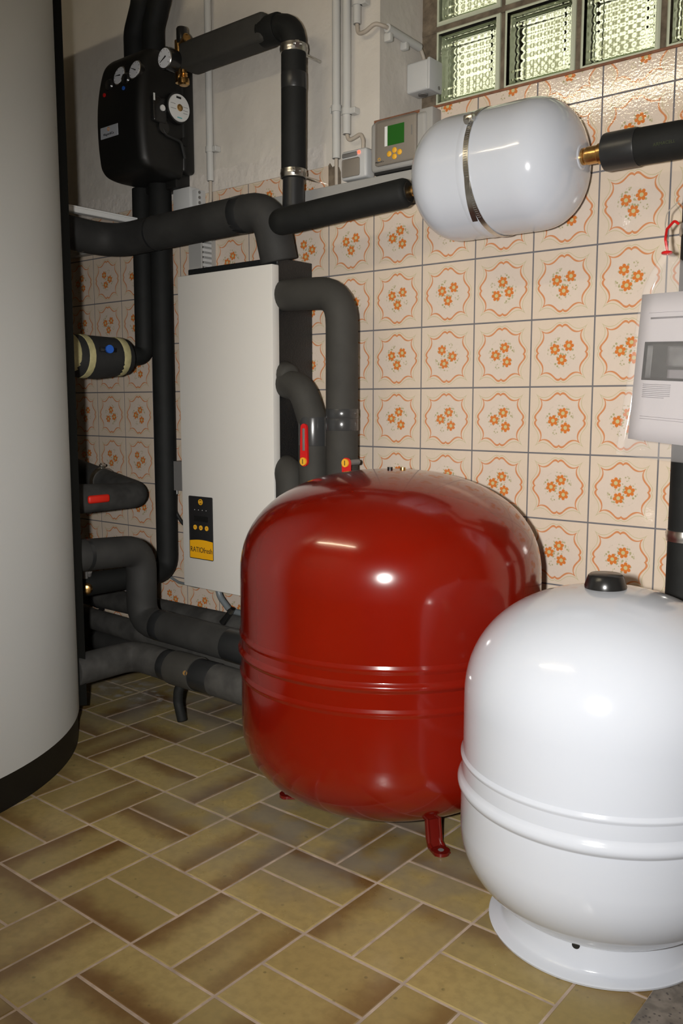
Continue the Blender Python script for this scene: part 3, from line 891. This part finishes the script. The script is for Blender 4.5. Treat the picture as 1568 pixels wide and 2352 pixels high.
# --- pipes near the floor on the left
t = pipe('insulated_pipe', 'dusty charcoal pipe stepping down from storage tank and running right to red vessel', [(-.635, -.520, .475), (-.635, -.285, .462), (-.640, -.285, .250), (.005, -.285, .238)], .0445, [.062, .062], DARKFOAM)
band(t, (-.635, -.475, .4725), (0, 1, -.05), .0452, .012, BTAPE)
band(t, (-.545, -.285, .2482), (1, 0, -.02), .0453, .035, BTAPE); band(t, (-.22, -.285, .2422), (1, 0, -.02), .0453, .09, BTAPE)
t = pipe('insulated_pipe', 'lowest dusty pipe with brass plug running from tank base to red vessel', [(-.605, -.545, .165), (-.600, -.345, .166), (.012, -.345, .158)], .043, .055, DUSTFOAM)
band(t, (-.44, -.345, .1639), (1, 0, 0), .0438, .035, BTAPE); band(t, (-.375, -.345, .163), (1, 0, 0), .0475, .10, GREYFOAM, 'sleeve'); band(t, (-.29, -.345, .162), (1, 0, 0), .0442, .07, BTAPE)
_d = Vector((.45, -.85, .25)).normalized(); _p = Vector((-.352, -.345, .1633)) + _d * .0475
b = B(); b.cyl(_p - _d * .008, _p + _d * .005, .0075, .0065, seg=12); b.obj('brass_plug', BRASS, t)
t2 = tag((lambda b: b.obj('drain_hose', BLACKFOAM))(B().tube(rounded([(-.392, -.345, .135), (-.402, -.352, .10), (-.405, -.352, .07), (-.388, -.352, .018)], .04), .0135, 16, round_end=.004)), 'short bent black drain hose hanging below the lowest pipe', 'hose')
t = pipe('insulated_pipe', 'dusty pipe sloping between the stepped pipe and the lowest pipe', [(-1.35, -.205, .190), (-.06, -.205, .162)], .034, .05, DUSTFOAM)
t = pipe('insulated_pipe', 'dusty pipe close to the tiles behind the stepped pipe, above the others', [(-1.45, -.062, .208), (-.06, -.062, .215)], .037, .05, DUSTFOAM)
clamp('black clamp round the wall-side dusty pipe beside storage tank', (-1.16, -.062, .2095), (1, 0, 0), .0372, side=(0, 0, 1), m=BLACKG)
t = pipe('insulated_pipe', 'dark pipe lying nearest the floor along the tiled wall', [(-1.45, -.085, .062), (-.25, -.085, .062)], .034, .05, DARKFOAM)
clamp('black clamp round the pipe nearest the floor by the wall', (-1.15, -.085, .062), (1, 0, 0), .0342, side=(0, 0, 1), m=BLACKG, wall=True)
b = B(); b.box(-1.5, -.93, -.022, -.0005, .235, .262, .003, 1); tag(b.obj('cable_channel', WHITEP), 'white cable channel low on the tiles behind the pipes', 'channel')

# stub with red lever
t = pipe('insulated_valve', 'dusty charcoal insulated stub with red lever grip beside storage tank', [(-.845, -.47, .606), (-.845, -.122, .597), (-1.25, -.095, .66)], .042, .05, DUSTFOAM, cat='valve', rs=lambda path: [(.0475 if p.y < -.3 else .0405) for p in path], re=.01)
b = B(); b.box(-.799, -.786, -.352, -.276, .592, .616, .007, 3); hd = b.obj('red_grip', REDRUB, t)
t = clamp('wing-screw clamp round the dusty stub above the red grip', (-1.06, -.1075, .6305), (-1, .07, .155), .041, side=(0, 0, 1))

# --- grey sensor box left of the cabinet
t = thing('sensor_box', (-.765, -.03, .61), 'small grey plastic sensor box half hidden behind cabinet edge', 'box')
b = B()
prof = [(-.822, .612), (-.70, .612), (-.70, .705), (-.775, .705), (-.80, .66)]
b.poly([(x, -.05, z) for x, z in prof], (0, .0495, 0)); b.obj('housing', DGREYP, t)
b = B(); b.cyl((-.775, -.035, .614), (-.775, -.035, .598), .009, seg=14); b.obj('cable_gland', GREYP, t)
b = B(); b.tube(rounded([(-.772, -.035, .602), (-.776, -.035, .54), (-.745, -.03, .50), (-.66, -.03, .50)], .03), .0055, 12); b.obj('cable', BCABLE, t)
b = B(); b.tube(rounded([(-.86, -.008, .318), (-.80, -.008, .300), (-.70, -.008, .297), (-.6, -.01, .34)], .05), .0045, 10); tag(b.obj('cable', GCABLE), 'thin dark cable sagging along tiles under the cabinet corner', 'cable')
b = B(); b.tube(rounded([(-.55, -.07, .356), (-.535, -.07, .30), (-.49, -.07, .262), (-.40, -.07, .262), (-.36, -.07, .356)], .04), .0095, 14); tag(b.obj('hose', GCABLE), 'grey hose looping below the cabinet near red vessel', 'hose')
t = thing('shut_off_valve', (-.46, -.11, .245), 'small black valve with chrome tip under the cabinet', 'valve')
b = B(); b.cyl((-.48, -.11, .235), (-.445, -.11, .275), .011, .008, 14); b.obj('body', BLACKG, t)
b = B(); b.cyl((-.448, -.11, .272), (-.436, -.11, .284), .010, .007, 14); b.obj('tip', STEEL, t)

# --- cable trunking on the tiles
t = thing('cable_trunking', (-.6, 0, 1.40), 'long grey cable trunking screwed across the wall tiles', 'trunking')
b = B(); b.box(-1.80, .29, -.034, -.001, 1.398, 1.456, .001, 1); b.obj('base', TRUNK, t)
b = B(); b.box(-1.80, .29, -.037, -.034, 1.397, 1.458, .001, 1); b.obj('lid', TRUNK, t)
t = thing('slotted_duct', (-.625, -.03, 1.20), 'upright grey slotted wiring duct below the trunking', 'duct')
b = B(); b.box(-.655, -.598, -.062, -.056, 1.19, 1.398, .001, 1); b.obj('lid', TRUNK, t)
b = B(); b.box(-.652, -.601, -.006, -.001, 1.19, 1.397); b.box(-.652, -.648, -.056, -.006, 1.19, 1.397); b.box(-.604, -.601, -.018, -.006, 1.19, 1.397); b.obj('base', TRUNK, t)
for k in range(14):
    z = 1.193 + k * .0147
    b = B(); b.box(-.604, -.601, -.056, -.018, z, z + .0085); b.obj('finger', GREYP, t)
t = thing('terminal_box', (-.70, -.03, 1.47), 'light grey terminal box on the tiles right of pump station pipes', 'box')
b = B(); b.box(-.742, -.664, -.045, -.001, 1.462, 1.538, .004, 2); b.obj('housing', GREYP, t)
b = B(); b.box(-.664, -.640, -.036, -.001, 1.466, 1.528, .003, 2); tb = b.obj('terminal_strip', GREYP, t)
for k in range(4):
    b = B(); b.cyl((-.6405, -.028, 1.474 + .015 * k), (-.638, -.028, 1.474 + .015 * k), .0045, seg=10); b.obj('screw', DGREYP, tb)

# --- conduits
def conduit(label, x, z0, z1, r, clips, cable=None):
    t = thing('conduit', (x, -r, z0), label, 'conduit', 'grey plastic conduits on the back wall')
    y = -.006 - r
    b = B(); b.cyl((x, y, z0), (x, y, z1), r, seg=18); b.obj('tube', CONDUIT, t)
    b = B(); b.cyl((x, y, z0 - .0004), (x, y, z0 + .002), r * .78, seg=18); b.obj('mouth', DGREYP, t)
    for zc, s in clips:
        b = B(); b.tube([(x, y, zc - .008), (x, y, zc + .008)], [r + .003] * 2, 18); b.box(x + s * (r + .001) - .004, x + s * (r + .014) + .004, y - .004, .002, zc - .008, zc + .008, .002, 1); b.obj('clip', CONDUIT, t)
    if cable:
        b = B(); b.tube(rounded(cable[0], cable[1]), .0052, 12); b.obj('cable', CABLE, t)
    return t
conduit('single grey conduit on plaster between pump station and drop pipe', -.602, 1.548, HZ - .001, .0105, [(1.638, 1)], ([(-.602, -.0165, 1.552), (-.603, -.016, 1.50), (-.606, -.020, 1.44)], .03))
conduit('leftmost conduit of three beside the window recess, longest one', -.113, 1.530, HZ - .001, .0112, [(1.655, -1), (2.0, -1)], ([(-.113, -.017, 1.533), (-.112, -.017, 1.44)], .02))
conduit('middle conduit of three beside the window recess, ending above the relay box', -.078, 1.585, HZ - .001, .0112, [(1.641, 1), (1.93, 1)],
        ([(-.078, -.017, 1.59), (-.072, -.017, 1.568), (-.05, -.018, 1.572), (-.030, -.018, 1.578), (-.022, -.018, 1.56), (-.022, -.018, 1.53)], .012))
conduit('short conduit of three nearest the window recess, ending high', -.045, 1.848, HZ - .001, .0105, [(1.900, 1)])
b = B(); b.tube(rounded([(-.045, -.017, 1.853), (-.040, -.018, 1.822), (-.015, -.02, 1.822), (.012, -.016, 1.836), (.030, .004, 1.830), (.030, .16, 1.824), (.034, .172, 1.80), (.036, .172, 1.77)], .02), .0052, 12)
tag(b.obj('cable', CABLE), 'beige cable curving round the recess edge into the junction box', 'cable')
t = thing('conduit', (.03, .0, 1.822), 'short grey conduit fixed along the window recess side above junction box', 'conduit', 'grey plastic conduits on the back wall')
b = B(); b.cyl((.030, .012, 1.829), (.030, .155, 1.8245), .0105, seg=18); b.obj('tube', CONDUIT, t)
for yy in (.025, .095):
    b = B(); b.box(.0145, .036, yy - .008, yy + .008, 1.800, 1.822, .004, 2); b.obj('clip', CONDUIT, t)
t = thing('junction_box', (.05, .14, 1.70), 'pale grey junction box in the window recess beside glass blocks', 'box')
b = B(); b.box(.0145, .082, .118, .176, 1.700, 1.776, .006, 3); b.obj('housing', GREYP, t)
b = B(); b.box(.080, .090, .1165, .1775, 1.698, 1.778, .004, 2); b.obj('lid', GREYP, t)
b = B(); b.cyl((.05, .146, 1.701), (.05, .146, 1.696), .013, seg=18); b.obj('cable_grommet', DGREYP, t)
b = B(); b.cyl((.0905, .160, 1.710), (.0912, .160, 1.710), .005, seg=12); b.obj('lid_screw', DGREYP, t)

# --- relay box and controller
t = thing('relay_box', (-.04, 0, 1.46), 'small grey relay box with glowing red light left of the controller', 'box')
b = B(); b.box(-.078, .004, -.040, -.001, 1.463, 1.536, .007, 3); b.obj('housing', GREYP, t)
b = B(); b.box(-.0735, -.016, -.0412, -.039, 1.469, 1.514, .004, 2); b.obj('cover', FACE, t)
b = B(); b.box(-.0735, -.024, -.0412, -.039, 1.5185, 1.529, .003, 2); b.obj('dark_strip', DGREYP, t)
b = B(); b.cyl((-.0185, -.0418, 1.526), (-.0185, -.039, 1.526), .0042, seg=16); b.obj('indicator_light', LED, t)
t = thing('heating_controller', (.11, 0, 1.465), 'grey heating controller with green display and four yellow buttons', 'controller')
b = B(); b.box(.021, .190, -.046, -.001, 1.466, 1.586, .010, 4); b.box(.165, .205, -.040, -.001, 1.470, 1.594, .004, 2); b.obj('housing', TRUNK, t)
b = B(); b.box(.041, .166, -.0505, -.044, 1.477, 1.585, .007, 4); fc = b.obj('face_panel', FACE, t)
b = B(); b.box(.030, .190, -.040, -.001, 1.4595, 1.467, .001, 1); b.obj('shadow_gap_strip', INK, t)  # black strip painting in the shadow gap under the controller
b = B(); b.box(.0795, .1295, -.0512, -.050, 1.521, 1.568); b.obj('display', LCD, fc)
b = B(); b.box(.0705, .0790, -.0510, -.050, 1.521, 1.568); b.obj('white_strip', WHITEP, fc)
for (x, z) in ((.1015, 1.5075), (.0855, 1.501), (.1170, 1.5005), (.1015, 1.4925)):
    b = B(); b.lathe([(.0068, -.0505), (.0068, -.0525), (.0055, -.0535), (.0001, -.0538)], (x, 0, z), 'Y', 20); bt = b.obj('button', YELLOW, fc)
b = B(); b.torus((.054, -.0508, 1.493), .0035, .0007, 'Y', 16, 6); b.obj('ring_mark', SIGNY, fc)
text('lettering', 'Wagner&Co', .0052, (.055, -.0507, 1.4865), INK, fc)
b = B(); b.box(.150, .153, -.0508, -.050, 1.535, 1.558); b.obj('side_print', DGREYP, fc)

# --- red expansion vessel
RC = Vector((.317, -.356, 0)); RR = .3235
t = thing('expansion_vessel', RC, 'large glossy red expansion vessel on short feet before the tiles', 'tank')
prof = list(reversed(superdome(RR, .205, -.182, 2.35, 18, .0001)))
prof += [(RR, .310), (RR + .003, .315), (RR + .003, .321), (RR, .326), (RR, .357), (RR + .0045, .362), (RR + .0065, .367), (RR + .0045, .372), (RR, .377), (RR, .393), (RR + .003, .398), (RR + .003, .404), (RR, .409)]
prof += superdome(RR, .525, .222, 2.3, 18, .0001)
b = B(); b.lathe(tighten(prof), RC, seg=128); b.obj('shell', RED, t, 60)
for k, a in enumerate((-29, 91, 214)):
    a = math.radians(a); c, s_ = math.cos(a), math.sin(a)
    rad = .228 if k == 0 else .205
    def q(r, tt, z): return RC + Vector((r * c - tt * s_, r * s_ + tt * c, z))
    w_ = .017
    b = B()
    ring = []
    for r, z in ((rad - .02, .16), (rad - .012, .06), (rad - .006, .02), (rad + .004, .006), (rad + .030, .004), (rad + .034, .002)):
        ring.append([q(r, -w_, z), q(r + .002, 0, z), q(r, w_, z), q(r - .004, w_, z - .004 if z < .01 else z), q(r - .004, -w_, z - .004 if z < .01 else z)])
    for rg in ring:
        for p in rg: p.z = max(p.z, .0004)
    b.rings(ring)
    for side in (-1, 1):
        b.tube([q(rad - .016, side * w_ * .8, .15), q(rad - .008, side * w_ * .8, .05), q(rad, side * w_ * .8, .012), q(rad + .012, side * w_ * .8, .006)], .0035, 8)
    b.cyl(q(rad + .024, 0, .0008), q(rad + .024, 0, .0075), .0175, seg=20)
    ft = b.obj('foot', REDF, t)
    b = B(); b.cyl(q(rad + .024, 0, .0072), q(rad + .024, 0, .0080), .006, seg=14); b.obj('bolt_hole', DGREYP, ft)
b = B(); b.cyl((.314, -.352, .742), (.314, -.352, .752), .006, seg=12); b.obj('valve_cap', BLACKG, t)
b = B(); b.cyl((.332, -.33, .741), (.332, -.33, .751), .007, .006, seg=12); b.obj('brass_stub', BRASS, t)

# --- white expansion vessel, front right
WC = Vector((.872, -.505, 0)); WR = .234
t = thing('expansion_vessel', WC, 'white standing expansion vessel with black top cap in right foreground', 'tank')
prof = list(reversed(superdome(WR + .001, .172, -.158, 2.15, 16, .0001)))
prof += [(WR + .001, .240), (WR + .004, .2425), (WR + .0072, .248), (WR + .0072, .254), (WR + .004, .2595), (WR, .266), (WR, .291), (WR + .0025, .2945), (WR + .0025, .2985), (WR - .0015, .302)]
prof += superdome(WR - .0015, .395, .193, 2.2, 20, .0001)
b = B(); b.lathe(tighten(prof), WC, seg=128); b.obj('shell', WHITE, t, 60)
b = B(); b.lathe([(.150, .060), (.152, .04), (.159, .012), (.164, .007), (.180, .006), (.183, .004), (.182, .0005), (.150, .0005), (.146, .04), (.145, .060)], WC, seg=96, caps=False)
b.obj('base_flange', WHITE, t, 45)
fd = Vector((cam.location.x - WC.x, cam.location.y - WC.y, 0)).normalized()
fd = Matrix.Rotation(math.radians(-11), 3, 'Z') @ fd
hp = WC + fd * .1525; hp.z = .046
b = B(); b.cyl(hp - fd * .004, hp + fd * .0018, .0062, seg=16); b.obj('drain_hole', BLACK, t)
b = B(); b.lathe([(.030, .582), (.0335, .584), (.034, .590), (.0285, .607), (.025, .610), (.0001, .611)], WC + Vector((-.006, .0, 0)), seg=36); b.obj('top_cap', BLACKG, t, 50)

# --- white horizontal vessel on the wall
HX0, HX1, HY, HZ_, HR = .258, .635, -.142, 1.382, .132
t = thing('expansion_vessel', ((HX0 + HX1) / 2, HY, HZ_ - HR), 'white horizontal expansion vessel strapped to the wall with steel band', 'tank')
d_ = .096
prof = [(r, h) for r, h in reversed(superdome(HR, HX0 + d_, -d_, 2.25, 16, .0001))]
prof += [(HR, .418), (HR + .0008, .421), (HR + .0008, .432), (HR, .435)]
prof += superdome(HR, HX1 - d_ * 1.05, d_ * 1.05, 2.25, 16, .0001)
b = B(); b.lathe(tighten(prof), (0, HY, HZ_), 'X', 96); b.obj('shell', WHITE, t, 60)
def strap(a0, a1, x0, x1, r, w_, n=40, th=.0014):
    b = B(); rings = []
    for i in range(n + 1):
        s_ = i / n; a = math.radians(a0 + (a1 - a0) * s_); x = x0 + (x1 - x0) * s_
        cy, cz = math.cos(a), math.sin(a)
        rings.append([Vector((x + dx, HY + (r + dr) * cy, HZ_ + (r + dr) * cz)) for dx, dr in ((-w_ / 2, 0), (w_ / 2, 0), (w_ / 2, th), (-w_ / 2, th))])
    return b.rings(rings)
# angles: 180 = towards the room, 90 = up, 270 = down
st = strap(40, 300, .428, .455, HR + .001, .012).obj('steel_band', STEEL, t, 40)
strap(196, 236, .4450, .434, HR + .0026, .012).obj('band_tail', STEEL, st, 40)
a = math.radians(141); cy, cz = HY + (HR + .007) * math.cos(a), HZ_ + (HR + .007) * math.sin(a)
b = B(); b.box(.424, .446, cy - .008, cy + .008, cz - .007, cz + .007, .003, 2); b.obj('band_lock', STEEL, st)
b = B(); b.cyl((.435, cy - .012, cz - .010), (.435, cy + .012, cz + .010), .0055, seg=10); b.obj('band_screw', STEEL, st)
bs = B()
for k in range(44):
    aa = math.radians(142 + 2.1 * k); x = .428 + .027 * (142 + 2.1 * k - 40) / 260
    y, z = HY + (HR + .0026) * math.cos(aa), HZ_ + (HR + .0026) * math.sin(aa)
    bs.cyl((x - .0035, y, z), (x + .0035, y, z), .0006, seg=5)
bs = bs.obj('band_slots', DGREYP, st); bs['kind'] = 'stuff'
b = B(); b.box(.42, .47, -.0095, -.001, HZ_ - .10, HZ_ + .10, .002, 1); b.obj('wall_bracket', STEEL, t)
b = B(); b.lathe([(.010, .208), (.0125, .212), (.0125, .224), (.0095, .227), (.0145, .230), (.0145, .243), (.011, .246), (.011, .268)], (0, HY - .002, HZ_ - .006), 'X', 12); b.obj('brass_nipple', BRASS, t)
b = B(); b.lathe([(.028, HX1 - .012), (.026, HX1 - .002), (.022, HX1 + .001)], (0, HY, HZ_), 'X', 32); b.obj('neck', WHITE, t)
b = B(); b.lathe([(.0165, HX1), (.0165, HX1 + .006), (.014, HX1 + .007), (.014, HX1 + .011), (.0175, HX1 + .012), (.0175, HX1 + .034), (.020, HX1 + .036), (.020, HX1 + .050)], (0, HY, HZ_), 'X', 24); b.obj('brass_fitting', BRASS, t)

# --- black pipe on the right
t = pipe('insulated_pipe', 'black pipe leaving the horizontal vessel and dropping at the right picture edge', [(HX1 + .048, HY, HZ_), (.876, HY, HZ_ - .002), (.876, HY, .04)], .0345, .05, BLACKFOAM, re=.006)
band(t, (HX1 + .083, HY, HZ_ - .0003), (1, 0, 0), .0366, .066, BTAPE, 'sleeve')
text('lettering', 'ARMACELL', .0085, (.812, HY - .0346, HZ_ - .012), mat('faint_green_print', (.028, .038, .010), .7), t)
clamp('steel clamp on the right-hand black pipe above the hanging bag', (.876, HY, 1.212), (0, 0, 1), .0345, side=(.85, -.53, 0))
clamp('lower steel clamp on the right-hand black pipe behind white vessel', (.876, HY, .632), (0, 0, 1), .0345, side=(.85, -.53, 0))
b = B(); b.tube(rounded([(.845, -.175, 1.262), (.828, -.19, 1.24), (.829, -.20, 1.215), (.838, -.205, 1.185)], .02), .0012, 6); tag(b.obj('wire', CABLE), 'thin brown wire loop on the right-hand black pipe', 'wire')

# --- manual in a clear bag
BY = -.232
t = thing('manual', (.89, BY, .81), 'printed manual booklet inside the hanging clear bag', 'booklet')
MX0, MW, MZ0, MZ1 = .806, .21, .822, 1.088
def mp(u, v, d=0.0):
    """point on the sheet: u across 0..1, v up 0..1; the lower right sags a little"""
    sag = -.020 * (1 - v) * u
    return Vector((MX0 + MW * u - .012 * (1 - v), BY - .004 + .010 * math.sin(PI * u) * -.6 + d - .012 * (1 - v), MZ0 + (MZ1 - MZ0) * v + sag))
def sheet(u0, u1, v0, v1, d, m, name, parent, nu=8, th=.0012):
    b = B(); g0 = [[b.bm.verts.new(mp(u0 + (u1 - u0) * i / nu, v0 + (v1 - v0) * j / nu, d)) for i in range(nu + 1)] for j in range(nu + 1)]
    for j in range(nu):
        for i in range(nu): b.bm.faces.new((g0[j][i], g0[j][i + 1], g0[j + 1][i + 1], g0[j + 1][i]))
    o = b.obj(name, m, parent)
    sm = o.modifiers.new('thickness', 'SOLIDIFY'); sm.thickness = th; sm.offset = 0
    return o
cv = sheet(0, 1, 0, 1, 0, PAPER, 'cover', t, th=.003)
sheet(.07, .65, .415, .675, -.0022, PHOTOINK, 'printed_photo', t, th=.0004)
sheet(.28, .52, .51, .645, -.0026, PHOTOINK2, 'printed_photo', t, th=.0004)
sheet(.30, .50, .432, .49, -.0026, GREYINK, 'printed_photo', t, th=.0004)
sheet(.10, .15, .43, .65, -.0026, PHOTOINK2, 'printed_photo', t, th=.0004)
sheet(.10, .50, .828, .840, -.0022, GREYINK, 'printed_line', t, 4, .0003)
sheet(.08, .98, .870, .8715, -.0022, GREYINK, 'printed_line', t, 4, .0003)
for k in range(8): sheet(.09, .34 - (.05 if k == 7 else 0), .385 - .0125 * k, .3885 - .0125 * k, -.0022, GREYINK, 'printed_line', t, 4, .0003)
for k in range(3): sheet(.48, .62, .352 - .0125 * k, .3555 - .0125 * k, -.0022, GREYINK, 'printed_line', t, 4, .0003)
for k in range(2): sheet(.09, .64 - .1 * k, .166 - .016 * k, .1685 - .016 * k, -.0022, GREYINK, 'printed_line', t, 4, .0003)
t = thing('plastic_bag', (.87, BY, .79), 'clear plastic bag with red tie hanging on the right-hand pipe', 'bag')
b = B(); rings = []
prof = [(1.172, .846, .005, .005), (1.160, .847, .009, .007), (1.145, .851, .022, .010), (1.125, .860, .043, .013), (1.10, .872, .066, .015), (1.07, .881, .083, .016), (1.02, .887, .094, .016), (.95, .888, .103, .017), (.88, .886, .109, .018), (.82, .883, .112, .017), (.80, .882, .113, .012), (.792, .882, .113, .004)]
ns = 40
for z, cx, hw, hd in prof:
    ring = []
    for k in range(ns):
        a = 2 * PI * k / ns; c, s_ = math.cos(a), math.sin(a)
        rp = 1 + .10 * math.sin(k * 2.6 + z * 40) * min(1, (1.18 - z) * 6) * .6
        zz = z - (.022 * max(0, (c + 1) / 2) if z < .9 else 0)
        ring.append(Vector((cx + hw * math.copysign(abs(c) ** .8, c), BY - .010 * max(0, (1.05 - z) / .25) + hd * s_ * rp, zz)))
    rings.append(ring)
b.rings(rings, caps=False); b.obj('film', FILM, t, 70)
b = B(); b.tube(rounded([(.846, BY + .004, 1.160), (.842, BY, 1.185), (.838, -.215, 1.205), (.846, -.200, 1.222), (.853, -.196, 1.215)], .01), .0025, 8); b.torus((.846, BY, 1.160), .007, .003, 'Z', 20, 8); b.obj('red_tie', REDP, t)
print('floor tiles', nsep, 'objects', len(bpy.data.objects))
